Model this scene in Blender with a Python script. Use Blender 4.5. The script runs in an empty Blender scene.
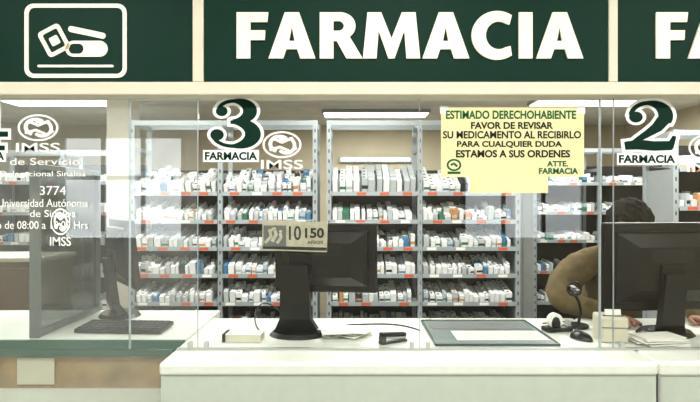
import bpy, bmesh, math, random
from mathutils import Vector, Matrix, Euler
random.seed(7)
scene = bpy.context.scene
try:
    scene.view_settings.view_transform = 'Standard'
    scene.view_settings.look = 'Medium High Contrast'
except Exception: pass
F = 520.0; CZ = 1.55
def X(px, d): return (px-350.0)*d/F
def Z(py, d): return CZ+(201.0-py)*d/F

# ---------------------------------------------------------------- materials
def lin(c):
    c = c/255.0
    return c/12.92 if c <= .04045 else ((c+.055)/1.055)**2.4
def mat(name, rgb, rough=.5, metal=0, var=.06, scale=12, emit=0, spec=.5, bump=0):
    m = bpy.data.materials.new(name); m.use_nodes = True
    nt = m.node_tree; b = nt.nodes['Principled BSDF']
    col = [lin(v) for v in rgb]
    tc = nt.nodes.new('ShaderNodeTexCoord')
    nz = nt.nodes.new('ShaderNodeTexNoise'); nz.inputs['Scale'].default_value = scale; nz.inputs['Detail'].default_value = 4
    nt.links.new(tc.outputs['Object'], nz.inputs['Vector'])
    rp = nt.nodes.new('ShaderNodeValToRGB')
    rp.color_ramp.elements[0].position = .3; rp.color_ramp.elements[1].position = .7
    rp.color_ramp.elements[0].color = [max(0, c*(1-var)) for c in col]+[1]
    rp.color_ramp.elements[1].color = [min(1, c*(1+var)) for c in col]+[1]
    nt.links.new(nz.outputs['Fac'], rp.inputs['Fac'])
    nt.links.new(rp.outputs['Color'], b.inputs['Base Color'])
    b.inputs['Roughness'].default_value = rough; b.inputs['Metallic'].default_value = metal
    b.inputs['Specular IOR Level'].default_value = spec
    if emit:
        nt.links.new(rp.outputs['Color'], b.inputs['Emission Color']); b.inputs['Emission Strength'].default_value = emit
    if bump:
        bp = nt.nodes.new('ShaderNodeBump'); bp.inputs['Strength'].default_value = bump; bp.inputs['Distance'].default_value = .01
        nt.links.new(nz.outputs['Fac'], bp.inputs['Height']); nt.links.new(bp.outputs['Normal'], b.inputs['Normal'])
    return m
def glassmat(name, tint=(1,1,1), base=.035, rough=0.0, haze=0.0):
    m = bpy.data.materials.new(name); m.use_nodes = True; nt = m.node_tree; nt.nodes.clear()
    out = nt.nodes.new('ShaderNodeOutputMaterial'); tr = nt.nodes.new('ShaderNodeBsdfTransparent')
    tr.inputs[0].default_value = (*tint, 1)
    gl = nt.nodes.new('ShaderNodeBsdfGlossy'); gl.inputs['Roughness'].default_value = rough
    lw = nt.nodes.new('ShaderNodeLayerWeight'); lw.inputs['Blend'].default_value = .5
    pw = nt.nodes.new('ShaderNodeMath'); pw.operation = 'POWER'; pw.inputs[1].default_value = 5
    nt.links.new(lw.outputs['Facing'], pw.inputs[0])
    ma = nt.nodes.new('ShaderNodeMath'); ma.operation = 'MULTIPLY_ADD'; ma.inputs[1].default_value = .6; ma.inputs[2].default_value = base
    nt.links.new(pw.outputs[0], ma.inputs[0])
    mx = nt.nodes.new('ShaderNodeMixShader')
    nt.links.new(ma.outputs[0], mx.inputs[0]); nt.links.new(tr.outputs[0], mx.inputs[1]); nt.links.new(gl.outputs[0], mx.inputs[2])
    last = mx
    if haze:
        df = nt.nodes.new('ShaderNodeBsdfDiffuse'); df.inputs[0].default_value = (.75,.76,.74,1)
        nz = nt.nodes.new('ShaderNodeTexNoise'); nz.inputs['Scale'].default_value = 2.5
        mm = nt.nodes.new('ShaderNodeMath'); mm.operation = 'MULTIPLY'; mm.inputs[1].default_value = haze*2
        nt.links.new(nz.outputs['Fac'], mm.inputs[0])
        m2 = nt.nodes.new('ShaderNodeMixShader'); nt.links.new(mm.outputs[0], m2.inputs[0])
        nt.links.new(mx.outputs[0], m2.inputs[1]); nt.links.new(df.outputs[0], m2.inputs[2]); last = m2
    nt.links.new(last.outputs[0], out.inputs[0])
    return m
M = {}
M['green'] = mat('sign_green', (6,52,40), .5, var=.05, spec=.2)
M['cream'] = mat('cream_enamel', (224,218,198), .5, var=.03)
M['letter'] = mat('letter_cream', (248,243,220), .4, var=.01, emit=.10)
M['wall'] = mat('wall_paint', (214,210,196), .8, scale=3)
M['wallwarm'] = mat('wall_warm', (204,194,170), .8, scale=3)
M['ceil'] = mat('ceiling_paint', (238,236,228), .8, scale=5)
M['floor'] = mat('floor_tile', (150,148,142), .35, scale=4)
M['top'] = mat('counter_laminate', (222,226,216), .32, var=.03, scale=30)
M['front'] = mat('counter_front_laminate', (188,197,184), .42, var=.03, scale=30)
M['gedge'] = mat('edge_green', (30,84,62), .35)
M['beige'] = mat('panel_beige', (160,130,88), .25, var=.35, scale=7)
M['shelf'] = mat('shelf_steel', (172,180,184), .38, .25, var=.03)
M['shelfshade'] = mat('shelf_gap_shade', (54,54,55), .6, var=.08)  # dark tone stands for the shade between trays
M['white'] = mat('vinyl_white', (250,250,246), .5, var=.01)
M['vgreen'] = mat('vinyl_green', (4,50,38), .5, var=.03, spec=.2)
M['black'] = mat('black_plastic', (9,9,11), .35, var=.1)
M['screenblk'] = mat('gloss_black', (22,24,27), .15, var=.1)
M['dgrey'] = mat('dark_grey_plastic', (44,46,48), .4)
M['grey'] = mat('grey_plastic', (106,110,108), .45)
M['silver'] = mat('aluminium', (190,192,190), .3, .7, var=.03)
M['paper'] = mat('paper', (240,239,230), .8, var=.02)
M['yellow'] = mat('yellow_paper', (232,226,176), .75, var=.03)
M['ink'] = mat('ink_dark', (28,38,26), .7)
M['inkgreen'] = mat('ink_green', (10,96,56), .7)
M['tan'] = mat('card_tan', (188,182,160), .7, var=.15, scale=40)
M['tealbl'] = mat('teal_edge', (30,52,50), .3)
M['matgrey'] = mat('mat_grey', (120,134,132), .2)
M['offwhite'] = mat('offwhite_plastic', (208,202,182), .5)
M['khaki'] = mat('khaki_cloth', (104,90,62), .9, var=.2, scale=25, bump=.4)
M['skin'] = mat('skin', (140,96,74), .6)
M['hair'] = mat('hair_black', (22,17,15), .7, var=.4, scale=60, bump=.6, spec=.2)
M['trouser'] = mat('dark_trousers', (40,42,52), .9)
M['eye'] = mat('eye_white', (230,226,220), .3)
M['lip'] = mat('lip', (130,74,64), .5)
M['red'] = mat('label_orange', (206,96,58), .6)
M['bxA'] = mat('carton_white', (246,247,246), .6, var=.03)
M['bxB'] = mat('carton_grey', (196,202,204), .6, var=.04)
M['bxC'] = mat('carton_blue', (84,136,176), .6)
M['bxD'] = mat('carton_dark', (46,50,54), .6)
M['bxE'] = mat('carton_tan', (206,150,96), .6)
M['bxF'] = mat('carton_green', (70,130,104), .6)
M['lamp'] = mat('lamp_diffuser', (255,252,244), .6, var=0, emit=3)
M['added_glare_window'] = mat('glare_glow', (240,248,255), .6, var=.1, scale=2, emit=3.6)  # glow of the added hall windows
M['wood'] = mat('cabinet_wood', (104,80,52), .5, var=.2)
M['glass'] = glassmat('clear_glass', (.98,.99,.985), .045)
M['hazeglass'] = glassmat('painted_haze_glass', (.97,.99,.98), .075, haze=.06)  # pale diffuse mix paints reflection haze onto the left panes
M['smoke'] = glassmat('smoked_glass', (.42,.44,.43), .07, .1, haze=.05)

# ---------------------------------------------------------------- helpers
def link(o): scene.collection.objects.link(o); return o
def group(name, loc=(0,0,0), rz=0):
    e = bpy.data.objects.new(name, None); e.location = loc; e.rotation_euler = (0,0,rz); e.empty_display_size = .05
    return link(e)
def adopt(o, p, world=False):
    if p is None: return o
    o.parent = p
    if world:
        mw = Matrix.Translation(p.location) @ p.rotation_euler.to_matrix().to_4x4()
        o.matrix_parent_inverse = mw.inverted()
    return o
def fromdata(name, vs, fs, mats, parent=None, world=False, idx=None, smooth=False):
    me = bpy.data.meshes.new(name); me.from_pydata(vs, [], fs)
    for m in (mats if isinstance(mats, list) else [mats]): me.materials.append(m)
    if idx:
        for p, i in zip(me.polygons, idx): p.material_index = i
    if smooth:
        for p in me.polygons: p.use_smooth = True
    me.update()
    o = link(bpy.data.objects.new(name, me)); return adopt(o, parent, world)
def box(name, size, loc, m, parent=None, rot=(0,0,0), bevel=0, world=False, seg=2):
    bm = bmesh.new(); bmesh.ops.create_cube(bm, size=1)
    bmesh.ops.scale(bm, vec=size, verts=bm.verts)
    if bevel: bmesh.ops.bevel(bm, geom=bm.edges[:], offset=bevel, segments=seg, affect='EDGES', profile=.5)
    me = bpy.data.meshes.new(name); bm.to_mesh(me); bm.free(); me.materials.append(m)
    o = link(bpy.data.objects.new(name, me)); o.location = loc; o.rotation_euler = rot
    return adopt(o, parent, world)
def bx(name, x0,x1,y0,y1,z0,z1, m, parent=None, bevel=0, seg=2, world=True):
    return box(name, (x1-x0,y1-y0,z1-z0), ((x0+x1)/2,(y0+y1)/2,(z0+z1)/2), m, parent, bevel=bevel, seg=seg, world=world)
def cyl(name, r, h, loc, m, parent=None, rot=(0,0,0), r2=None, n=24, world=False, bevel=0):
    bm = bmesh.new(); bmesh.ops.create_cone(bm, cap_ends=True, segments=n, radius1=r, radius2=r if r2 is None else r2, depth=h)
    if bevel: bmesh.ops.bevel(bm, geom=[e for e in bm.edges if len(e.link_faces)==2 and abs(e.verts[0].co.z-e.verts[1].co.z)<1e-6], offset=bevel, segments=2, affect='EDGES')
    me = bpy.data.meshes.new(name); bm.to_mesh(me); bm.free(); me.materials.append(m)
    for p in me.polygons: p.use_smooth = len(p.vertices) == 4
    o = link(bpy.data.objects.new(name, me)); o.location = loc; o.rotation_euler = rot
    return adopt(o, parent, world)
def tube(name, pts, r, m, parent=None, world=False, cyclic=False):
    cu = bpy.data.curves.new(name, 'CURVE'); cu.dimensions = '3D'; cu.bevel_depth = r; cu.bevel_resolution = 3
    s = cu.splines.new('NURBS' if not cyclic else 'POLY'); s.points.add(len(pts)-1)
    for i, p in enumerate(pts): s.points[i].co = (*p, 1)
    if cyclic: s.use_cyclic_u = True
    else: s.use_endpoint_u = True; s.order_u = 3
    cu.materials.append(m)
    o = link(bpy.data.objects.new(name, cu)); o = tomesh(o)
    return adopt(o, parent, world)
def tomesh(o):
    bpy.context.view_layer.update()
    dg = bpy.context.evaluated_depsgraph_get()
    me = bpy.data.meshes.new_from_object(o.evaluated_get(dg))
    n = o.name; loc = o.location.copy(); rot = o.rotation_euler.copy()
    bpy.data.objects.remove(o); q = link(bpy.data.objects.new(n, me)); q.name = n; q.location = loc; q.rotation_euler = rot
    return q
def fit2d(o, x0, x1, z0, z1, d, parent):
    """mesh in its xy plane -> upright sheet facing the hall, fitted in rectangle"""
    me = o.data; xs = [v.co.x for v in me.vertices]; ys = [v.co.y for v in me.vertices]; zs = [v.co.z for v in me.vertices]
    a, b, c, e = min(xs), max(xs), min(ys), max(ys); zm = min(zs)
    for v in me.vertices:
        x, y, z = v.co
        v.co = (x0+(x-a)/(b-a)*(x1-x0), d-(z-zm), z0+(y-c)/(e-c)*(z1-z0))
    me.update(); return adopt(o, parent, True)
def text(name, body, x0, x1, z0, z1, d, m, parent, bold=0.0, ext=.0004, space=1.0):
    cu = bpy.data.curves.new(name, 'FONT'); cu.body = body; cu.size = 1; cu.offset = bold; cu.extrude = ext; cu.space_character = space
    cu.materials.append(m); cu.resolution_u = 4
    o = tomesh(link(bpy.data.objects.new(name, cu)))
    return fit2d(o, x0, x1, z0, z1, d, parent)
def ptext(name, body, a, b, t, bo, d, m, parent, bold=0.0, ext=.0004, space=1.0):
    return text(name, body, X(a,d), X(b,d), Z(bo,d), Z(t,d), d, m, parent, bold, ext, space)
def shape2d(name, polys, ext, m):
    cu = bpy.data.curves.new(name, 'CURVE'); cu.dimensions = '2D'; cu.fill_mode = 'BOTH'; cu.extrude = ext
    for P in polys:
        s = cu.splines.new('POLY'); s.points.add(len(P)-1); s.use_cyclic_u = True
        for i, p in enumerate(P): s.points[i].co = (p[0], p[1], 0, 1)
    cu.materials.append(m); return tomesh(link(bpy.data.objects.new(name, cu)))
def arc(cx, cy, rx, ry, a0, a1, n=16):
    return [(cx+rx*math.cos(math.radians(a0+(a1-a0)*i/n)), cy+ry*math.sin(math.radians(a0+(a1-a0)*i/n))) for i in range(n+1)]
def rrect(x0, y0, x1, y1, r):
    return arc(x1-r,y1-r,r,r,0,90,6)+arc(x0+r,y1-r,r,r,90,180,6)+arc(x0+r,y0+r,r,r,180,270,6)+arc(x1-r,y0+r,r,r,270,360,6)
def ribbons(strokes, discs=(), grow=0.0):
    """strokes: list of (pts, widths) -> flat verts/faces in xy"""
    vs, fs = [], []
    for pts, ws in strokes:
        n = len(pts); base = len(vs)
        pts = [Vector((p[0], p[1])) for p in pts]
        if grow:
            t0 = (pts[0]-pts[1]).normalized(); t1 = (pts[-1]-pts[-2]).normalized()
            pts[0] = pts[0]+t0*grow; pts[-1] = pts[-1]+t1*grow
        for i in range(n):
            t = (pts[min(i+1,n-1)]-pts[max(i-1,0)]).normalized(); nn = Vector((-t.y, t.x))
            w = (ws[i] if isinstance(ws, (list,tuple)) else ws)/2+grow
            vs += [(*(pts[i]+nn*w), 0), (*(pts[i]-nn*w), 0)]
        for i in range(n-1):
            a = base+2*i; fs.append((a, a+1, a+3, a+2))
    for cx, cy, r in discs:
        base = len(vs); k = 20
        vs += [(cx+(r+grow)*math.cos(2*math.pi*i/k), cy+(r+grow)*math.sin(2*math.pi*i/k), 0) for i in range(k)]
        fs.append(tuple(range(base, base+k)))
    return vs, fs
def decal(name, strokes, discs, a, b, t, bo, d, m, parent, grow=0, unit=(0,1,0,1)):
    vs, fs = ribbons(strokes, discs, grow)
    u0, u1, v0, v1 = unit
    out, nf = [], []
    for k, f in enumerate(fs):
        b0 = len(out)
        for i in f:
            x, y, _ = vs[i]
            out.append((X(a,d)+(x-u0)/(u1-u0)*(X(b,d)-X(a,d)), d-k*4e-6, Z(bo,d)+(y-v0)/(v1-v0)*(Z(t,d)-Z(bo,d))))
        nf.append(tuple(range(b0, b0+len(f))))
    return fromdata(name, out, nf, m, parent, True)

# ---------------------------------------------------------------- room
XL, XR = -4.6, 3.8
bx('floor', XL, XR, -4, 7.2, -.1, 0, M['floor'])
bx('ceiling', XL, XR, -4, 1.95, 3.0, 3.1, M['ceil'])
bx('ceiling_back_room', XL, XR, 1.95, 7.2, 2.6, 2.7, M['ceil'])
bx('wall_left', XL-.1, XL, -4, 7.2, 0, 3.1, M['wall'])
bx('wall_right', XR, XR+.1, -4, 7.2, 0, 3.1, M['wallwarm'])
bx('wall_back', XL, XR, 7.2, 7.3, 0, 3.1, M['wallwarm'])
bx('wall_front', XL, XR, -4.1, -4, 0, 3.1, M['wall'])
bx('wall_header', XL, XR, 1.97, 2.05, 1.98, 3.0, M['cream'])
for n_, (wa, wb) in enumerate([(-4.3,-2.5),(1.7,3.5)]):
    wg = group('added_glare_window_%d' % (n_+1), ((wa+wb)/2, -3.97, 1.75))  # unseen windows, added so their glow reflects as glare in the partition
    bx('pane', wa, wb, -3.995, -3.985, 1.0, 2.5, M['added_glare_window'], wg)
    for i in range(4):
        xx = wa+(wb-wa)*i/3; bx('mullion_%d' % (i+1), xx-.03, xx+.03, -3.985, -3.94, .95, 2.55, M['silver'], wg)
    for i, zz in enumerate((.97, 1.9, 2.52)): bx('transom_%d' % (i+1), wa, wb, -3.985, -3.945, zz-.03, zz+.03, M['silver'], wg)

# ---------------------------------------------------------------- signboard
SD = 1.86
sb = group('pharmacy_signboard', (X(406,SD), SD, 2.2))
zt = 2.42; zb = Z(82,SD)
def divx(px): return X(px,SD)
panels = [(XL+.02, divx(193)), (divx(204), divx(608)), (divx(617), XR-.02)]
for i, (a, b) in enumerate(panels):
    bx('panel_%d' % (i+1), a, b, SD, SD+.06, zb, zt, M['green'], sb)
for i, (a, b) in enumerate([(193,204),(608,617)]):
    bx('divider_%d' % (i+1), divx(a), divx(b), SD-.008, SD+.07, zb-.001, zt, M['cream'], sb, bevel=.003)
bx('top_trim', XL+.02, XR-.02, SD-.006, SD+.08, zt, zt+.05, M['cream'], sb)
bx('bottom_trim', XL+.02, XR-.02, SD-.006, SD+.105, Z(95,SD), zb, M['cream'], sb, bevel=.004)
bx('upper_fascia', XL+.02, XR-.02, SD+.03, SD+.105, zt+.05, 2.998, M['cream'], sb)
def letterF(): return [[(0,0),(0,1),(.62,1),(.60,.79),(.27,.79),(.27,.61),(.56,.61),(.55,.40),(.27,.40),(.27,0)]], .62
def letterA(): return [[(-.02,0),(.30,1),(.58,1),(.90,0),(.60,0),(.54,.2),(.33,.2),(.27,0)], [(.385,.38),(.49,.38),(.437,.68)]], .88
def letterR(): return [[(0,0),(0,1),(.38,1)]+arc(.40,.705,.30,.295,90,-52,14)+[(.84,0),(.52,0),(.33,.38),(.27,.38),(.27,0)],
                       [(.27,.81),(.36,.81)]+arc(.37,.705,.10,.105,80,-80,8)+[(.36,.60),(.27,.60)]], .80
def letterM(): return [[(0,0),(.09,1),(.36,1),(.56,.44),(.76,1),(1.03,1),(1.12,0),(.85,0),(.81,.60),(.62,0),(.50,0),(.31,.60),(.27,0)]], 1.12
def letterC(): return [arc(.50,.5,.50,.53,55,305,26)+[(.76,.27)]+arc(.53,.5,.25,.30,300,60,20)+[(.74,.73)]], .80
def letterI(): return [[(0,0),(0,1),(.27,1),(.27,0)]], .27
def sign_word(prefix, px0, pxw, letters):
    u = pxw/7.02*1.025
    x = 0
    for i, (nm, fn, gap) in enumerate(letters):
        P, w = fn()
        o = shape2d('%s_letter_%s_%d' % (prefix, nm, i+1), P, .004, M['letter'])
        xs = [p[0] for q in P for p in q]; ys = [p[1] for q in P for p in q]
        f = lambda s: X(px0+s*u, SD)
        zf = lambda s: Z(59-s*46, SD)
        fit2d(o, f(x+min(xs)), f(x+max(xs)), zf(min(ys)), zf(max(ys)), SD-.0005, sb)
        x += w+gap
L = [('f',letterF,.02),('a',letterA,.10),('r',letterR,.04),('m',letterM,.06),('a',letterA,.06),('c',letterC,.12),('i',letterI,.09),('a',letterA,0)]
sign_word('centre', 237, 350, L)
sign_word('side', 655, 350, L)
def pshape(name, polys, m, ext=.002, d=SD-.0005):
    xs = [p[0] for q in polys for p in q]; ys = [-p[1] for q in polys for p in q]
    o = shape2d(name, [[(p[0], -p[1]) for p in q] for q in polys], ext, m)
    return fit2d(o, X(min(xs),d), X(max(xs),d), Z(-min(ys),d), Z(-max(ys),d), d, sb)
pshape('icon_frame', [rrect(25,4,127,78,9), rrect(29,8,123,74,6)], M['letter'])
pshape('icon_frame_bottom', [rrect(38,65,114,67.5,1.2)], M['letter'])
def rotpoly(P, cx, cy, a):
    a = math.radians(a); return [(cx+(x-cx)*math.cos(a)-(y-cy)*math.sin(a), cy+(x-cx)*math.sin(a)+(y-cy)*math.cos(a)) for x, y in P]
pshape('icon_bottle', [rotpoly(rrect(43,27,67,55,4),54,42,-28), rotpoly(rrect(47,31,63,51,2),54,42,-28)], M['letter'])
pshape('icon_label', [rotpoly(rrect(51,37,60,46,1.5),54,42,-28)], M['letter'])
pshape('icon_capsule', [rotpoly(rrect(66,41,108,57,7.9),86,48,0), rotpoly(rrect(69,44,84,54,4.9),86,48,0)], M['letter'], ext=.002)
pshape('icon_spoon', [rotpoly(rrect(68,29,106,35,2.9),84,34,12)], M['letter'])

# ---------------------------------------------------------------- glass partition
GD = 1.92
gp = group('glass_partition', (0, GD, 1.0))
ztop = Z(95,SD)+.012
seams = [XL+.02, -1.62, X(198,GD), X(420,GD), X(614,GD), 1.75, XR-.02]
for i in range(len(seams)-1):
    a, b = seams[i]+.0025, seams[i+1]-.0025
    z0 = .803 if b < X(190,GD) else 1.002
    if i == 1: # steps down over the lower ledge left of the counter
        bx('glass_pane_2_lower', a, -.658, GD, GD+.006, .803, 1.0, M['hazeglass'], gp)
        z0 = 1.002
    bx('glass_pane_%d' % (i+1), a, b, GD, GD+.006, z0, ztop, M['hazeglass'] if i < 2 else M['glass'], gp)
    bx('polished_edge_%d' % (i+1), b, b+.0022, GD-.0005, GD+.0065, z0, ztop, M['shelf'], gp)
bx('sill_channel', -.64, XR-.02, GD-.004, GD+.010, 1.0005, 1.007, M['silver'], gp)
bx('glass_stop', X(601,GD), X(601,GD)+.003, GD+.006, GD+.02, 1.002, ztop, M['shelf'], gp)
bx('glass_stop_left', X(128,GD), X(128,GD)+.003, GD+.006, GD+.02, 1.002, ztop, M['shelf'], gp)
for px in (190, 206, 412, 428, 622):
    bx('clip_%d' % px, X(px,GD)-.008, X(px,GD)+.008, GD-.006, GD+.012, 1.007, 1.03, M['silver'], gp, bevel=.002)
VD = GD-.0012
def numeral(kind):
    if kind == '3':
        up = arc(.46,.755,.27,.205,165,-95,24); lo = arc(.44,.285,.34,.245,97,-168,26)
        wu = [.07+.17*max(0,math.cos(math.radians(165-260*i/24)))**1.0 for i in range(25)]
        wl = [.07+.20*max(0,math.cos(math.radians(97-265*i/26)))**1.0 for i in range(27)]
        return [(up,wu),(lo,wl)], [(.25,.75,.10),(.17,.27,.115)], (0,.9,0,1)
    if kind == '2':
        up = arc(.46,.70,.28,.26,175,-25,20); wu = [.08+.16*max(0,math.cos(math.radians(175-200*i/20))) for i in range(21)]
        di = [(.70,.62),(.60,.47),(.45,.35),(.28,.22),(.16,.10)]; wd = [.22,.19,.14,.10,.08]
        ba = [(.08,.105),(.3,.13),(.55,.10),(.84,.11)]; wb = [.16,.20,.19,.18]
        ti = [(.80,.06),(.84,.18),(.88,.30)]
        return [(up,wu),(di,wd),(ba,wb),(ti,[.12,.10,.06])], [(.26,.68,.11)], (.02,.92,0,1)
    ve = [(.62,0),(.62,1)]; dg = [(.62,.95),(.08,.36)]; ho = [(.03,.30),(.92,.30)]; se = [(.40,.04),(.86,.04)]
    return [(ve,.22),(dg,.08),(ho,.10),(se,.09)], [], (0,.92,0,1)
def number_decal(nm, kind, a, b, t, bo, lab):
    st, di, un = numeral(kind)
    decal('numeral_%s_outline' % nm, st, di, a, b, t, bo, VD, M['white'], gp, grow=.055, unit=un)
    decal('numeral_%s' % nm, st, di, a, b, t, bo, VD-.001, M['vgreen'], gp, unit=un)
    if lab:
        l, r, tt, bb = lab
        bx('label_%s_strip' % nm, X(l,VD), X(r,VD), VD-.0006, VD, Z(bb,VD), Z(tt,VD), M['white'], gp)
        ptext('label_%s_text' % nm, 'FARMACIA', l+2, r-2, tt+2, bb-2, VD-.001, M['vgreen'], gp, .03)
number_decal('three', '3', 207, 260, 99, 148, (203,259,150,162))
number_decal('two', '2', 621, 677, 101, 151, (617,677,153,165))
number_decal('four', '4', -42, 8, 97, 150, (-44,6,150,162))
def emblem(nm, a, b, t, bo):
    st = []
    st.append((arc(.5,.64,.44,.33,200,-160,40), .05))
    st.append((arc(.44,.66,.22,.20,40,250,16), .09))
    st.append((arc(.60,.62,.20,.20,-140,70,16), .08))
    st.append(([(.2,.50),(.45,.58),(.70,.46),(.85,.56)], .07))
    st.append(([(.30,.80),(.5,.70),(.76,.82)], .07))
    decal('emblem_%s' % nm, st, [(.5,.82,.07)], a, b, t, bo, VD, M['white'], gp)
    h = bo-t
    ptext('emblem_%s_text' % nm, 'IMSS', a, b, t+h*.76, bo, VD-.0002, M['white'], gp, .01)
emblem('centre', 261, 303, 131, 169)
emblem('left', 16, 60, 114, 152)
emblem('right', 687, 728, 134, 172)
emblem('small', 50, 71, 208, 246)
for i, (s, a, b, t, bo) in enumerate([('de Servicio', 10, 80, 158, 165), ('Delegacional Sinaloa', 0, 86, 171, 178), ('3774', 40, 66, 186, 195), ('Universidad Autónoma', -2, 88, 199, 207),
                                      ('de Sinaloa', 30, 76, 210, 217), ('Horario de 08:00 a 19:00 Hrs', -30, 88, 221, 229)]):
    ptext('hours_text_%d' % (i+1), s, a, b, t, bo, VD, M['white'], gp, .0)
# ---------------------------------------------------------------- poster
PD = GD-.002
po = group('notice_poster', (X(512,PD), PD, Z(150,PD)))
bx('sheet', X(441,PD), X(584,PD), PD-.0006, PD, Z(177,PD), Z(107,PD), M['yellow'], po)
bx('lower_sheet', X(470,PD), X(548,PD), PD-.0003, PD+.0003, Z(193,PD), Z(170,PD), M['yellow'], po)
TD = PD-.0009
for i, (s, a, b, t, bo, mm, bo_) in enumerate([
    ('ESTIMADO DERECHOHABIENTE', 446, 576, 110.5, 119, 'inkgreen', .025),
    ('FAVOR DE REVISAR', 471, 553, 122, 129, 'ink', .03),
    ('SU MEDICAMENTO AL RECIBIRLO', 443, 581, 131, 138.5, 'ink', .025),
    ('PARA CUALQUIER DUDA', 457, 562, 141, 148, 'ink', .03),
    ('ESTAMOS A SUS ORDENES', 456, 570, 150, 157.5, 'ink', .03),
    ('ATTE.', 547, 568, 161, 166.5, 'inkgreen', .03),
    ('FARMACIA', 539, 578, 168, 174, 'inkgreen', .03)]):
    ptext('line_%d' % (i+1), s, a, b, t, bo, TD, M[mm], po, bo_)
decal('stamp', [(arc(.5,.6,.4,.35,0,360,20),.12), ([(.3,.6),(.5,.7),(.7,.5)],.14), ([(.1,.08),(.9,.08)],.16)], [], 446,462,159,174, TD, M['inkgreen'], po)
for i,(a,b) in enumerate([(440,448),(577,585)]):
    bx('tape_%d' % (i+1), X(a,PD), X(b,PD), PD-.0012, PD-.0007, Z(114,PD), Z(106,PD), M['paper'], po)

# ---------------------------------------------------------------- counters
ZC = 1.0
cc = group('service_counter', (.2, 2.1, 0))
bx('countertop', -.65, 1.05, 1.765, 2.45, .955, ZC, M['top'], cc, bevel=.012, seg=4)
bx('front_panel', -.645, 1.045, 1.775, 1.80, .08, .958, M['front'], cc)
bx('kick_plate', -.62, 1.03, 1.82, 1.84, 0, .09, M['dgrey'], cc)
bx('left_side', -.645, -.62, 1.80, 2.43, 0, .956, M['front'], cc)
bx('right_side', 1.02, 1.045, 1.80, 2.43, 0, .956, M['front'], cc)
bx('work_shelf', -.62, 1.02, 1.85, 2.40, .45, .47, M['front'], cc)
rc = group('service_counter', (2.2, 2.1, 0))
bx('countertop', 1.054, XR-.01, 1.775, 2.45, .95, ZC, M['top'], rc, bevel=.012, seg=4)
bx('front_panel', 1.058, XR-.01, 1.785, 1.81, .08, .953, M['front'], rc)
bx('kick_plate', 1.06, XR-.01, 1.82, 1.84, 0, .09, M['dgrey'], rc)
bx('left_side', 1.058, 1.08, 1.81, 2.43, 0, .951, M['front'], rc)
bx('corner_post', 1.05, 1.058, 1.772, 1.80, 0, .955, M['silver'], rc)
lc = group('dispensing_counter', (-2, 2.3, 0))
bx('countertop', XL+.01, -.654, 2.07, 2.62, .965, ZC, M['top'], lc, bevel=.004)
bx('green_edge', XL+.01, -.654, 2.055, 2.07, .935, ZC-.001, M['gedge'], lc, bevel=.003)
bx('front_panel', XL+.01, -.654, 2.09, 2.11, 0, .965, M['beige'], lc)
bx('lower_ledge', XL+.01, -.654, 1.74, 2.09, .77, .80, M['top'], lc, bevel=.008, seg=3)
bx('ledge_panel', XL+.01, -.654, 1.78, 1.80, 0, .77, M['front'], lc)
bx('support', -1.7, -1.67, 2.11, 2.6, 0, .965, M['front'], lc)
d=2.08
bx('notice_plate', X(17,d), X(54,d), d, d+.009, Z(392,d)+.03, Z(358,d), M['offwhite'], lc)

# ---------------------------------------------------------------- side divider
sx = -1.265
sd = group('side_divider_screen', (sx, 2.35, ZC))
bx('smoked_pane', sx-.003, sx+.003, 2.09, 2.60, 1.02, 1.68, M['smoke'], sd)
bx('post_front', sx-.02, sx+.02, 2.08, 2.10, ZC, 1.70, M['grey'], sd, bevel=.004)
bx('post_back', sx-.015, sx+.015, 2.585, 2.61, ZC, 1.70, M['grey'], sd, bevel=.004)
bx('rail_top', sx-.015, sx+.015, 2.10, 2.585, 1.675, 1.70, M['grey'], sd, bevel=.004)
bx('rail_bottom', sx-.015, sx+.015, 2.10, 2.585, ZC, 1.025, M['grey'], sd, bevel=.004)

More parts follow.
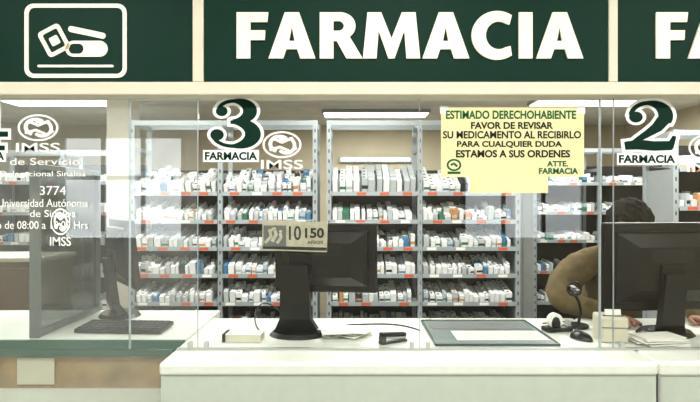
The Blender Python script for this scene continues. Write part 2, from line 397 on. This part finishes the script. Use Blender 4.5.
# ---------------------------------------------------------------- shelving units
DF = 4.5
rows = [(193,.19),(221,.10),(248,.095),(275,.09),(303,.085),(333,.05)]
def shelving(name, xs, df=DF, depth=.42, top=2.25, rowsz=None, lip=True, back=True):
    g = group(name, ((xs[0]+xs[-1])/2, df+depth/2, 0))
    rz = rowsz or [(Z(p,DF), r) for p, r in rows]
    for i, x in enumerate(xs):
        bx('upright_front_%d' % (i+1), x-.02, x+.02, df, df+.035, 0, top, M['shelf'], g)
        bx('upright_back_%d' % (i+1), x-.02, x+.02, df+depth-.03, df+depth, 0, top+.02, M['shelf'], g)
        bx('side_arm_top_%d' % (i+1), x-.012, x+.012, df+.03, df+depth-.03, top-.05, top-.005, M['shelf'], g)
        bx('side_arm_mid_%d' % (i+1), x-.012, x+.012, df+.03, df+depth-.03, top-.26, top-.225, M['shelf'], g)
        for q in range(24):
            zq = .12+q*.088
            if zq < top-.06: bx('slot_%d_%d' % (i+1, q), x-.005, x+.005, df-.001, df, zq, zq+.03, M['dgrey'], g)
        if i in (0, len(xs)-1):
            bx('side_panel_%d' % (i+1), x-.003, x+.003, df+.035, df+depth-.03, .1, 1.80, M['shelf'], g)
    bx('top_rail_front', xs[0], xs[-1], df+.005, df+.025, top-.045, top-.002, M['shelf'], g)
    bx('top_rail_back', xs[0], xs[-1], df+depth-.025, df+depth-.008, top-.03, top+.015, M['shelf'], g)
    if back: bx('gap_shade_panel', xs[0], xs[-1], df+depth, df+depth+.004, .1, rz[0][0]+.22, M['shelfshade'], g)  # dark sheet painting the under-shelf shade; the racks are open-backed
    for k in range(len(xs)-1):
        a, b = xs[k]+.021, xs[k+1]-.021
        for j, (z, r) in enumerate(rz):
            y0, y1 = df-.01, df+depth-.035
            vs = [(a,y0,z),(b,y0,z),(b,y1,z+r),(a,y1,z+r),(a,y0,z-.006),(b,y0,z-.006),(b,y1,z+r-.006),(a,y1,z+r-.006)]
            fs = [(0,1,2,3),(4,7,6,5),(0,4,5,1),(1,5,6,2),(2,6,7,3),(3,7,4,0)]
            fromdata('tray_%d_%d' % (k+1, j+1), vs, fs, M['shelf'], g, True)
            bx('lip_%d_%d' % (k+1, j+1), a, b, y0-.004, y0, z-.024, z+.012, M['shelf'], g)
            n = 4
            for q in range(n):
                if random.random() < .85:
                    xx = a+(b-a)*(q+.5)/n+random.uniform(-.03,.03)
                    bx('tag_%d_%d_%d' % (k+1, j+1, q), xx-.04, xx+.04, y0-.006, y0-.004, z-.018, z+.006, M['red'] if random.random()<.6 else M['paper'], g)
    return g, rz
BM = [M['bxA'],M['bxB'],M['bxC'],M['bxD'],M['bxE'],M['bxF']]
def pick():
    r = random.random()
    return 0 if r < .70 else 1 if r < .90 else 2 if r < .94 else 3 if r < .96 else 4 if r < .98 else 5
class Bag:
    def __init__(s): s.v, s.f, s.i = [], [], []
    def box(s, mw, w, dp, h, mi, label=None):
        b = len(s.v)
        for z in (0, h):
            for (x, y) in ((-w/2,0),(w/2,0),(w/2,dp),(-w/2,dp)): s.v.append(tuple(mw @ Vector((x,y,z))))
        for f in ((0,3,2,1),(4,5,6,7),(0,1,5,4),(1,2,6,5),(2,3,7,6),(3,0,4,7)):
            s.f.append(tuple(b+q for q in f)); s.i.append(mi)
        if label is not None:
            for (pts) in ([(-w*.5,-.0006,h*.25),(w*.5,-.0006,h*.25),(w*.5,-.0006,h*.5),(-w*.5,-.0006,h*.5)],
                          [(-w*.35,dp*.3,h+.0006),(w*.1,dp*.3,h+.0006),(w*.1,dp*.6,h+.0006),(-w*.35,dp*.6,h+.0006)]):
                b = len(s.v); s.v += [tuple(mw @ Vector(p)) for p in pts]; s.f.append((b,b+1,b+2,b+3)); s.i.append(label)
    def cyl(s, mw, r, h, mi, cap, n=10):
        rings = [(r,0),(r,h*.72),(r*.62,h*.80),(r*.66,h*.80),(r*.66,h)]
        b = len(s.v)
        for (rr, z) in rings:
            for i in range(n): s.v.append(tuple(mw @ Vector((rr*math.cos(2*math.pi*i/n), rr*math.sin(2*math.pi*i/n)+r, z))))
        for k in range(4):
            for i in range(n):
                s.f.append((b+k*n+i, b+k*n+(i+1)%n, b+(k+1)*n+(i+1)%n, b+(k+1)*n+i)); s.i.append(mi if k < 2 else cap)
        s.f.append(tuple(b+4*n+i for i in range(n))); s.i.append(cap)
def fill(g, xs, rz, styles, df=DF, depth=.42):
    bag = Bag()
    for k in range(len(xs)-1):
        a, b = xs[k]+.03, xs[k+1]-.03
        for j, (z, r) in enumerate(rz):
            st = styles[k][min(j, len(styles[k])-1)]
            th = math.atan2(r, depth-.025); L = (depth-.06)/math.cos(th)
            base = Matrix.Translation((0, df, z+.001+.01*math.tan(th))) @ Matrix.Rotation(th, 4, 'X')
            x = a
            while x < b-.02:
                w = random.uniform(.03,.058) if st != 'tall' else random.uniform(.045,.06)
                if x+w > b: break
                dp = random.uniform(.05,.11); hh = random.uniform(.05,.10)
                if st == 'tall': hh = random.uniform(.10,.13); dp = .07
                mi = pick(); y = 0.005; lab = random.choice([1,2,3,4,5,1,3]) if random.random()<.5 else None
                fillto = L*random.uniform(.80,1)
                if st == 'bottles' and random.random() < .65:
                    w = random.uniform(.035,.055)
                    while y+w < fillto:
                        bag.cyl(base @ Matrix.Translation((x+w/2, y, 0)), w/2-.001, hh+.01, mi, random.choice([0,0,1,1])); y += w
                else:
                    while y+dp < fillto:
                        rz_ = random.uniform(-.25,.25) if st in ('jumble','bottles') else random.uniform(-.03,.03)
                        h2 = hh*(random.uniform(.7,1.25) if st=='jumble' else random.uniform(.96,1.02))
                        ww = w-.003-abs(math.sin(rz_))*dp*.3
                        bag.box(base @ Matrix.Translation((x+w/2, y, 0)) @ Matrix.Rotation(rz_,4,'Z'), max(.02,ww), dp-.004, h2, mi if st=='tall' or st=='cols' else pick(), lab)
                        y += dp
                x += w+random.choice([.001,.002,.006,.014] if st!='tall' else [.001,.003,.006,.018])
    ctr = Vector(((xs[0]+xs[-1])/2, df, 0))
    vs = [tuple(Vector(v)-ctr) for v in bag.v]
    o = fromdata('medicine_boxes', vs, bag.f, BM, None, idx=bag.i); o.location = ctr
    return o
xa = [X(132,DF), X(220,DF), X(315,DF)]
xb = [X(329,DF), X(420,DF), X(518,DF)]
g, rz = shelving('storage_shelving', xa)
fill(g, xa, rz, [['jumble','bottles','cols','jumble','bottles'], ['jumble','bottles','jumble','cols','jumble']])
g, rz = shelving('storage_shelving', xb)
fill(g, xb, rz, [['tall','cols','jumble','cols','cols'], ['cols','jumble','cols','bottles','cols']])
d2 = 5.9
xc = [X(535,d2), X(600,d2), X(665,d2)]
rzc = [(1.75,.03),(1.42,.03),(1.1,.03),(.75,.03),(.4,.03)]
g, rz = shelving('storage_shelving', xc, df=d2, top=2.15, rowsz=rzc)
fill(g, xc, rz, [['jumble','cols'], ['cols','bottles']], df=d2)
d3 = 4.0
xd = [X(676,d3), X(676,d3)+.8]
rzd = [(1.8,.04),(1.5,.04),(1.2,.04),(.9,.04),(.5,.04)]
g, rz = shelving('storage_shelving', xd, df=d3, top=2.1, rowsz=rzd)
fill(g, xd, rz, [['cols','jumble']], df=d3)
d4 = 5.6
xe = [-3.9,-3.1,-2.3]
g, rz = shelving('storage_shelving', xe, df=d4, top=2.1, rowsz=rzc)
fill(g, xe, rz, [['jumble','cols'], ['cols','bottles']], df=d4)
cb = group('storage_cabinet', (-2.45, 3.7, 0))
box('carcass', (.75,.4,1.12), (0,0,.58), M['wood'], cb, bevel=.005)
box('plinth', (.7,.36,.03), (0,0,.015), M['dgrey'], cb)
for i in (-1,1):
    box('door_leaf_%d' % (i+2), (.355,.018,1.04), (i*.184,-.21,.58), M['wood'], cb, bevel=.003)
    box('handle_%d' % (i+2), (.012,.02,.12), (i*.03,-.228,.7), M['silver'], cb, bevel=.003)
box('cabinet_top', (.78,.43,.03), (0,0,1.155), M['offwhite'], cb, bevel=.005)
bx('column', -2.2, -1.98, 4.7, 4.9, 0, 2.6, M['wall'])

# ---------------------------------------------------------------- ceiling lamps
def ceiling_lamp(x, y, z, w=1.2, dpt=.3, power=60, col=(1,.99,.965)):
    g = group('ceiling_lamp', (x, y, z))
    box('housing', (w+.04, dpt+.04, .04), (0,0,-.02), M['shelf'], g, bevel=.004)
    box('diffuser', (w, dpt, .012), (0,0,-.044), M['lamp'], g, bevel=.003)
    l = bpy.data.lights.new('tube_light', 'AREA'); l.shape = 'RECTANGLE'; l.size = w; l.size_y = dpt; l.energy = power; l.color = col
    o = link(bpy.data.objects.new('tube_light', l)); o.location = (0,0,-.054); o.parent = g
for x in (-1.9, 0.0, 2.3):
    ceiling_lamp(x, 3.4, 2.6, power=37)
for x in (-2.9, 2.5):
    ceiling_lamp(x, 5.35, 2.6, power=26)
ceiling_lamp(0.3, 6.1, 2.6, power=28)
for x in (-1.8, .2, 2.2):
    ceiling_lamp(x, .1, 3.0, power=37)
ceiling_lamp(-1.2, -2.4, 3.0, power=16); ceiling_lamp(1.6, -2.4, 3.0, power=16)
wl = group('wall_batten_lamp', (.35, 7.17, 2.12))
box('housing', (1.0,.05,.08), (0,0,0), M['shelf'], wl, bevel=.005)
cyl('tube', .018, .94, (0,-.045,0), M['lamp'], wl, rot=(0,math.pi/2,0))

# ---------------------------------------------------------------- monitors
def monitor(name, loc, rz, w=.43, h=.29, lift=.13, base=True, tilt=0.10, ndx=0.0, nw=1.0):
    g = group(name, loc, rz)   # local -Y = back of monitor (towards hall)
    zc = lift+h/2
    R = (tilt,0,0)
    def up(y, z):
        return (0, y*math.cos(tilt)-(z)*math.sin(tilt), zc+y*math.sin(tilt)+z*math.cos(tilt))
    box('bezel_shell', (w,.028,h), up(.02,0), M['black'], g, rot=R, bevel=.007, seg=3)
    box('screen', (w-.03,.002,h-.035), up(.035,.004), M['screenblk'], g, rot=R)
    a, b = w*.42, h*.40; c, e = w*.26, h*.24
    vs = []
    for (ww, hh, y) in ((a,b,.008),(a*.97,b*.96,-.012),(c,e,-.04)):
        for sx, sz in ((-1,-1),(1,-1),(1,1),(-1,1)):
            q = up(y, sz*hh); vs.append((sx*ww, q[1], q[2]))
    fs = [(8,9,10,11)]
    for k in range(2):
        for i in range(4): fs.append((k*4+i, k*4+(i+1)%4, (k+1)*4+(i+1)%4, (k+1)*4+i))
    fromdata('rear_housing', vs, fs, M['black'], g)
    for i in range(7):
        q = up(-.0405, h*.08+i*.008); box('vent_%d' % (i+1), (w*.34,.002,.003), q, M['dgrey'], g, rot=R)
    q = up(-.044, -h*.08); q = (ndx*.8, q[1], q[2]); box('vesa_plate', (.1,.012,.1), q, M['black'], g, rot=R, bevel=.003)
    nv = []
    for (ww, dd, y, z) in ((.075*nw,.022,.0,.012),(.05*nw,.018,-.03,lift*.45),(.045*nw,.016,-.055,zc-.02)):
        for sx, sy in ((-1,-1),(1,-1),(1,1),(-1,1)): nv.append((ndx+sx*ww, y+sy*dd, z))
    fs = [(0,3,2,1),(8,9,10,11)]
    for k in range(2):
        for i in range(4): fs.append((k*4+i, k*4+(i+1)%4, (k+1)*4+(i+1)%4, (k+1)*4+i))
    fromdata('neck', nv, fs, M['black'], g)
    bs = fromdata('base', [], [], M['black'], g)
    bm = bmesh.new(); bmesh.ops.create_cone(bm, cap_ends=True, segments=36, radius1=.11, radius2=.095, depth=.016)
    bmesh.ops.scale(bm, vec=(1.05,.85,1), verts=bm.verts); bmesh.ops.translate(bm, vec=(ndx,0,.0085), verts=bm.verts)
    bm.to_mesh(bs.data); bm.free()
    return g
m1 = monitor('computer_monitor', (X(325,2.13), 2.13, ZC), math.radians(-6), w=.425, h=.29, lift=.17, ndx=-.115, nw=1.25)
m3 = monitor('computer_monitor', (X(668,2.14), 2.16, ZC), math.radians(6), w=.54, h=.37, lift=.09, tilt=.06)
m2 = monitor('computer_monitor', (X(118,2.48), 2.50, ZC), math.radians(-52), w=.36, h=.32, lift=.14)
cd = group('anniversary_card', (X(295,2.0), 1.99, Z(236,2.0)))
box('card', (.25,.003,.115), (0,0,0), M['tan'], cd, rot=(0,.03,0))
box('card_stripe', (.245,.001,.012), (0,-.002,-.046), M['ink'], cd, rot=(0,.03,0))
d = 1.987
bx('card_picture_field', X(263.5,d+.001), X(286,d+.001), d-.0002, d+.001, Z(246.5,d), Z(225.5,d), M['grey'], cd)
ptext('card_number_left', '10', 289, 301, 226, 240, d, M['dgrey'], cd, .01)
ptext('card_number_right', '150', 305, 324, 228, 238, d, M['ink'], cd, .03)
ptext('card_caption', 'AÑOS', 307, 323, 240, 244, d, M['ink'], cd, .0)
decal('card_picture', [([(.0,.12),(.3,.5),(.25,.8),(.45,1)],.16), ([(.35,.2),(.55,.6),(.5,.85)],.18),([(.6,.1),(.8,.45),(.75,.7)],.16)], [(.48,.95,.09),(.78,.8,.08),(.22,.85,.08)], 265,285,228,245, d-.0006, M['tan'], cd)
box('card_hook', (.02,.07,.004), (.05,.036,.055), M['black'], cd)

def keyboard(name, loc, rz):
    g = group(name, loc, rz)
    box('case', (.37,.14,.018), (0,0,.012), M['black'], g, rot=(.05,0,0), bevel=.004)
    for r in range(5):
        for c in range(14):
            box('key_%d_%d' % (r, c), (.021,.020,.007), (-.165+c*.0253, -.048+r*.024, .023+(-.048+r*.024)*.05), M['dgrey'] , g, bevel=.002, seg=1)
    return g
keyboard('computer_keyboard', (-.96, 2.22, ZC+.001), -.06)
# ---------------------------------------------------------------- items on the counter
g = group('note_pad', (X(244,2.06), 2.06, ZC))
box('pad_block', (.15,.075,.028), (0,0,.0145), M['offwhite'], g, rot=(0,0,-.05), bevel=.002)
box('top_sheet', (.145,.07,.001), (0,0,.0295), M['paper'], g, rot=(0,0,-.02))
box('binding', (.012,.077,.031), (-.07,0,.0158), M['dgrey'], g, rot=(0,0,-.05))
g = group('loose_papers', (X(343,2.12), 2.12, ZC))
for i in range(9):
    box('sheet_%d' % (i+1), (.17,.11,.0022), (random.uniform(-.04,.02)+.02, random.uniform(-.05,.06), .0015+i*.0035), M['paper'], g, rot=(0,0,random.uniform(-.7,.7)))
g = group('loose_papers', (X(660,2.0)-.01, 2.015, ZC))
for i in range(8):
    box('sheet_%d' % (i+1), (.17,.10,.0022), (random.uniform(-.02,.03), -.0+random.uniform(-.01,.01), .0015+i*.0035), M['paper'], g, rot=(0,0,random.uniform(-.2,.2)))
# stapler
g = group('stapler', (X(390,2.04)+.01, 2.02, ZC), .5)
box('base', (.12,.03,.008), (0,0,.005), M['black'], g, bevel=.003)
box('magazine', (.11,.018,.010), (.002,0,.020), M['silver'], g, rot=(0,.08,0), bevel=.002)
box('arm', (.115,.026,.014), (.0,0,.033), M['black'], g, rot=(0,.10,0), bevel=.005, seg=3)
box('hinge', (.02,.028,.03), (-.048,0,.018), M['dgrey'], g, bevel=.003)
# framed glass mat
g = group('desk_mat', (.56, 2.17, ZC))
w_, h_ = .47, .40
box('mat_glass', (w_,h_,.006), (0,0,.0035), M['matgrey'], g, bevel=.002)
for i, (s, l) in enumerate([((w_,.008,.009),(0,-h_/2,.005)),((w_,.006,.009),(0,h_/2,.005)),((.006,h_,.009),(-w_/2,0,.005)),((.006,h_,.009),(w_/2,0,.005))]):
    box('frame_%d' % (i+1), s, l, M['tealbl'], g)
box('insert_sheet', (.36,.14,.001), (.04,-.07,.0075), M['paper'], g)
for i in range(8): box('insert_line_%d' % (i+1), (.33,.003,.0006), (.04,-.125+i*.015,.0085), M['grey'], g)
box('photo_insert', (.42,.13,.001), (.0,.10,.0075), M['grey'], g)
# tape dispenser
g = group('tape_dispenser', (X(557,2.2), 2.2, ZC), .2)
box('body', (.12,.055,.02), (0,0,.011), M['black'], g, bevel=.006)
cyl('roll', .032, .022, (-.012,0,.045), M['paper'], g, rot=(math.pi/2,0,0))
cyl('hub', .017, .026, (-.012,0,.045), M['dgrey'], g, rot=(math.pi/2,0,0))
box('cheek', (.04,.032,.03), (-.012,0,.03), M['black'], g, bevel=.004)
box('cutter', (.012,.026,.03), (.05,0,.03), M['silver'], g, rot=(0,.3,0))
# barcode scanner on gooseneck
g = group('barcode_scanner', (X(584,2.2), 2.26, ZC))
cyl('base', .045, .014, (0,0,.008), M['black'], g, bevel=.003)
tube('gooseneck', [(0,0,.012),(.012,0,.05),(.01,0,.10),(-.012,0,.14),(-.02,-.01,.155)], .006, M['black'], g)
box('scan_head', (.038,.06,.024), (-.025,-.02,.165), M['black'], g, rot=(.35,0,.2), bevel=.009, seg=3)
box('scan_window', (.03,.003,.014), (-.031,-.050,.155), M['dgrey'], g, rot=(.35,0,.2))
tube('handle_ring', [(-.02+.030*math.cos(a*math.pi/8), -.01, .170+.030*math.sin(a*math.pi/8)) for a in range(16)], .004, M['black'], g, cyclic=True)
tube('cord', [(.0,.02,.01),(.04,.06,.004),(.05,.08,.004),(-.06,.10,.004),(-.13,.06,.004)], .0028, M['black'], g)
# mouse
g = group('computer_mouse', (X(580,2.08), 2.07, ZC), .4)
bm = bmesh.new(); bmesh.ops.create_uvsphere(bm, u_segments=20, v_segments=12, radius=1)
for v in bm.verts:
    if v.co.z < 0: v.co.z = 0
bmesh.ops.scale(bm, vec=(.03,.052,.032), verts=bm.verts); bmesh.ops.translate(bm, vec=(0,0,.001), verts=bm.verts)
o = fromdata('shell', [], [], M['black'], g); bm.to_mesh(o.data); bm.free()
for p in o.data.polygons: p.use_smooth = True
cyl('wheel', .008, .006, (0,.025,.028), M['grey'], g, rot=(0,math.pi/2,0))
# label printer
g = group('label_printer', (X(605,2.1), 2.06, ZC), -.1)
box('body', (.10,.11,.10), (0,0,.051), M['offwhite'], g, bevel=.01, seg=3)
box('paper_slot', (.075,.01,.004), (0,-.03,.102), M['dgrey'], g)
box('label_out', (.06,.002,.03), (0,-.028,.112), M['paper'], g, rot=(-.2,0,0))
box('front_seam', (.101,.003,.003), (0,-.055,.06), M['grey'], g)
# cables
tube('monitor_cable', [(X(262,2.15),2.16,ZC+.003),(X(255,2.2),2.22,ZC+.004),(X(252,2.25),2.3,ZC+.06),(X(262,2.3),2.36,ZC+.10),(X(282,2.3),2.36,ZC+.04),(X(290,2.3),2.33,ZC+.004)], .003, M['black'])
tube('power_cable', [(X(330,2.3),2.28,ZC+.003),(X(372,2.3),2.32,ZC+.004),(X(405,2.3),2.30,ZC+.003),(X(420,2.2),2.2,ZC+.003)], .003, M['black'])

# ---------------------------------------------------------------- pharmacist
def skin_mesh(name, vs, es, rad, mats, parent, root=0, sub=2):
    me = bpy.data.meshes.new(name); me.from_pydata(vs, es, [])
    for m in mats: me.materials.append(m)
    o = link(bpy.data.objects.new(name, me))
    md = o.modifiers.new('skin', 'SKIN'); md.use_smooth_shade = True
    for i, r in enumerate(rad):
        sv = me.skin_vertices[0].data[i]; sv.radius = r if isinstance(r, tuple) else (r, r); sv.use_root = (i == root)
    s = o.modifiers.new('sub', 'SUBSURF'); s.levels = sub; s.render_levels = sub
    o = tomesh(o)
    for p in o.data.polygons: p.use_smooth = True
    if not o.data.materials:
        for m in mats: o.data.materials.append(m)
    return adopt(o, parent)
ph = group('pharmacist', (1.40, 2.82, 0))
V = [(0,0,.76),(0,-.02,.92),(0,-.05,1.08),(0,-.07,1.20),(0,-.08,1.27),(0,-.12,1.34),
     (-.11,-.075,1.245),(-.19,-.08,1.21),(-.32,-.17,1.13),(-.385,-.26,1.075),(-.28,-.37,1.045),(-.17,-.45,1.028),
     (.11,-.075,1.245),(.19,-.08,1.215),(.26,-.13,1.10),(.30,-.22,1.06),(.24,-.36,1.04),(.15,-.45,1.028),
     (-.10,-.02,.73),(-.13,-.17,.72),(-.14,-.28,.70),(-.14,-.26,.40),(-.14,-.22,.09),(-.14,-.32,.045),
     (.10,-.02,.73),(.13,-.17,.72),(.14,-.28,.70),(.14,-.26,.40),(.14,-.22,.09),(.14,-.32,.045)]
E = [(0,1),(1,2),(2,3),(3,4),(4,5),(3,6),(6,7),(7,8),(8,9),(9,10),(10,11),(3,12),(12,13),(13,14),(14,15),(15,16),(16,17),
     (0,18),(18,19),(19,20),(20,21),(21,22),(22,23),(0,24),(24,25),(25,26),(26,27),(27,28),(28,29)]
Rr = [(.17,.12),(.165,.115),(.175,.12),(.165,.115),(.075,.07),(.055,.055),
      (.090,.090),(.095,.09),(.085,.085),(.068,.068),(.052,.052),(.034,.03),
      (.090,.090),(.095,.09),(.085,.085),(.068,.068),(.052,.052),(.034,.03),
      .09,.085,.065,.05,.04,.035,.09,.085,.065,.05,.04,.035]
body = skin_mesh('body', V, E, Rr, [M['khaki'], M['trouser'], M['skin'], M['black']], ph)
for p in body.data.polygons:
    c = p.center
    if c.z < .10: p.material_index = 3
    elif c.z < .80: p.material_index = 1
    elif c.z > 1.315 and abs(c.x) < .09: p.material_index = 2
# cloth folds on the clothed surface
for v in body.data.vertices:
    if .8 < v.co.z < 1.30:
        k = .004*math.sin(v.co.x*70+v.co.z*45)+.003*math.sin(v.co.y*90-v.co.x*60)
        v.co += v.normal*k
tube('collar', [(.068*math.cos(a*math.pi/8), -.10+.066*math.sin(a*math.pi/8), 1.305+.012*math.sin(a*math.pi/8)) for a in range(16)], .014, M['khaki'], ph, cyclic=True)
hd = group('head', (.03,-.155,1.430)); hd.parent = ph; hd.rotation_euler = (.42,0,0)
bm = bmesh.new(); bmesh.ops.create_uvsphere(bm, u_segments=40, v_segments=28, radius=1)
for v in bm.verts:
    x, y, z = v.co
    nx, ny, nz = x*.078, y*.096, z*.115
    if z < 0: nx *= 1-.28*(-z)**1.5; ny = ny*(1-.10*(-z)) if y < 0 else ny*(1-.35*(-z))
    if y < 0:
        g1 = math.exp(-((x/.16)**2+((z+.18)/.20)**2)); ny -= .022*g1
        for s in (-1,1): ny += .012*math.exp(-(((x-s*.38)/.2)**2+((z-.02)/.13)**2))
        ny -= .006*math.exp(-((x/.5)**2+((z-.22)/.1)**2))
        ny -= .006*math.exp(-((x/.28)**2+((z+.52)/.10)**2))
        ny -= .008*math.exp(-((x/.28)**2+((z+.85)/.16)**2))
    v.co = (nx, ny, nz)
o = fromdata('face', [], [], M['skin'], hd); bm.to_mesh(o.data); bm.free()
for p in o.data.polygons: p.use_smooth = True
for s in (-1,1):
    for nm, m_, r, yy in (('eye',M['eye'],.012,-.079),('iris',M['black'],.0055,-.0885)):
        bm = bmesh.new(); bmesh.ops.create_uvsphere(bm, u_segments=14, v_segments=10, radius=r)
        q = fromdata('%s_%s' % (nm, 'left' if s>0 else 'right'), [], [], m_, hd); bm.to_mesh(q.data); bm.free(); q.location = (s*.03, yy, .002)
    tube('brow_%d' % s, [(s*.014,-.094,.022),(s*.03,-.093,.028),(s*.046,-.080,.022)], .003, M['hair'], hd)
    e = fromdata('ear_%s' % ('left' if s>0 else 'right'), [], [], M['skin'], hd)
    bm = bmesh.new(); bmesh.ops.create_uvsphere(bm, u_segments=14, v_segments=10, radius=1); bmesh.ops.scale(bm, vec=(.010,.019,.031), verts=bm.verts); bm.to_mesh(e.data); bm.free()
    e.location = (s*.080,.008,-.008); e.rotation_euler = (0,s*.2,s*-.25)
tube('mouth', [(-.022,-.094,-.062),(0,-.101,-.060),(.022,-.094,-.062)], .0035, M['lip'], hd)
bm = bmesh.new(); bmesh.ops.create_uvsphere(bm, u_segments=64, v_segments=44, radius=1)
kill = []
for v in list(bm.verts):
    x, y, z = v.co
    v.co = (x*.108, y*.114+.008, z*.126+.008)
for f in bm.faces:
    c = f.calc_center_median()
    if (c.y < -.03 and c.z < .055+.01*math.cos(c.x*60)) or c.z < -.055 or (c.y < .0 and c.z < .01): kill.append(f)
bmesh.ops.delete(bm, geom=kill, context='FACES')
for v in bm.verts:
    n = v.co.normalized(); k = .006*math.sin(v.co.x*150+v.co.z*60)*math.cos(v.co.y*110)+.003*math.sin(v.co.x*400+v.co.y*320); v.co += n*k
q = fromdata('hair', [], [], M['hair'], hd); bm.to_mesh(q.data); bm.free()
sm = q.modifiers.new('thick', 'SOLIDIFY'); sm.thickness = .024; sm.offset = -1
for p in q.data.polygons: p.use_smooth = True
def hand(name, wrist, s):
    vs = [(0,0,0),(0,-.035,.0),(0,-.075,.0)]; es = [(0,1),(1,2)]; rr = [(.024,.018),(.034,.015),(.036,.013)]
    for i, (dx, ln) in enumerate([(-.030,.062),(-.010,.072),(.010,.068),(.029,.052)]):
        b = len(vs)
        vs += [(dx,-.088,.002),(dx*1.12,-.088-ln*.45,.006),(dx*1.16,-.088-ln*.78,-.002),(dx*1.16,-.088-ln,-.010)]
        es += [(2,b),(b,b+1),(b+1,b+2),(b+2,b+3)]; rr += [.010,.009,.008,.007]
    b = len(vs)
    vs += [(-s*.036,-.03,-.004),(-s*.058,-.058,-.008),(-s*.066,-.085,-.012)]; es += [(1,b),(b,b+1),(b+1,b+2)]; rr += [.012,.010,.008]
    h = skin_mesh(name, vs, es, rr, [M['skin']], ph, root=0)
    h.location = wrist; h.rotation_euler = (0,0,s*.35)
    return h
hand('hand_right', (-.165,-.455,1.022), -1)
hand('hand_left', (.145,-.455,1.022), 1)
st = group('swivel_stool', (1.40, 2.88, 0))
cyl('seat', .19, .06, (0,0,.615), M['black'], st, bevel=.015)
cyl('column', .025, .53, (0,0,.33), M['silver'], st)
for i in range(5):
    a = 2*math.pi*i/5
    box('leg_%d' % (i+1), (.26,.035,.025), (.13*math.cos(a), .13*math.sin(a), .06), M['black'], st, rot=(0,0,a), bevel=.005)
    cyl('caster_%d' % (i+1), .024, .02, (.25*math.cos(a), .25*math.sin(a), .025), M['black'], st, rot=(math.pi/2,0,a))

# ---------------------------------------------------------------- world + camera
w = bpy.data.worlds.new('hall_ambient'); scene.world = w; w.use_nodes = True
w.node_tree.nodes['Background'].inputs[0].default_value = (1,.99,.97,1); w.node_tree.nodes['Background'].inputs[1].default_value = .1
cam = bpy.data.cameras.new('camera'); cam.lens = 36*F/700.0; cam.sensor_width = 36; cam.clip_start = .05
co = link(bpy.data.objects.new('camera', cam)); co.location = (0,0,CZ); co.rotation_euler = (math.pi/2,0,0)
scene.camera = co
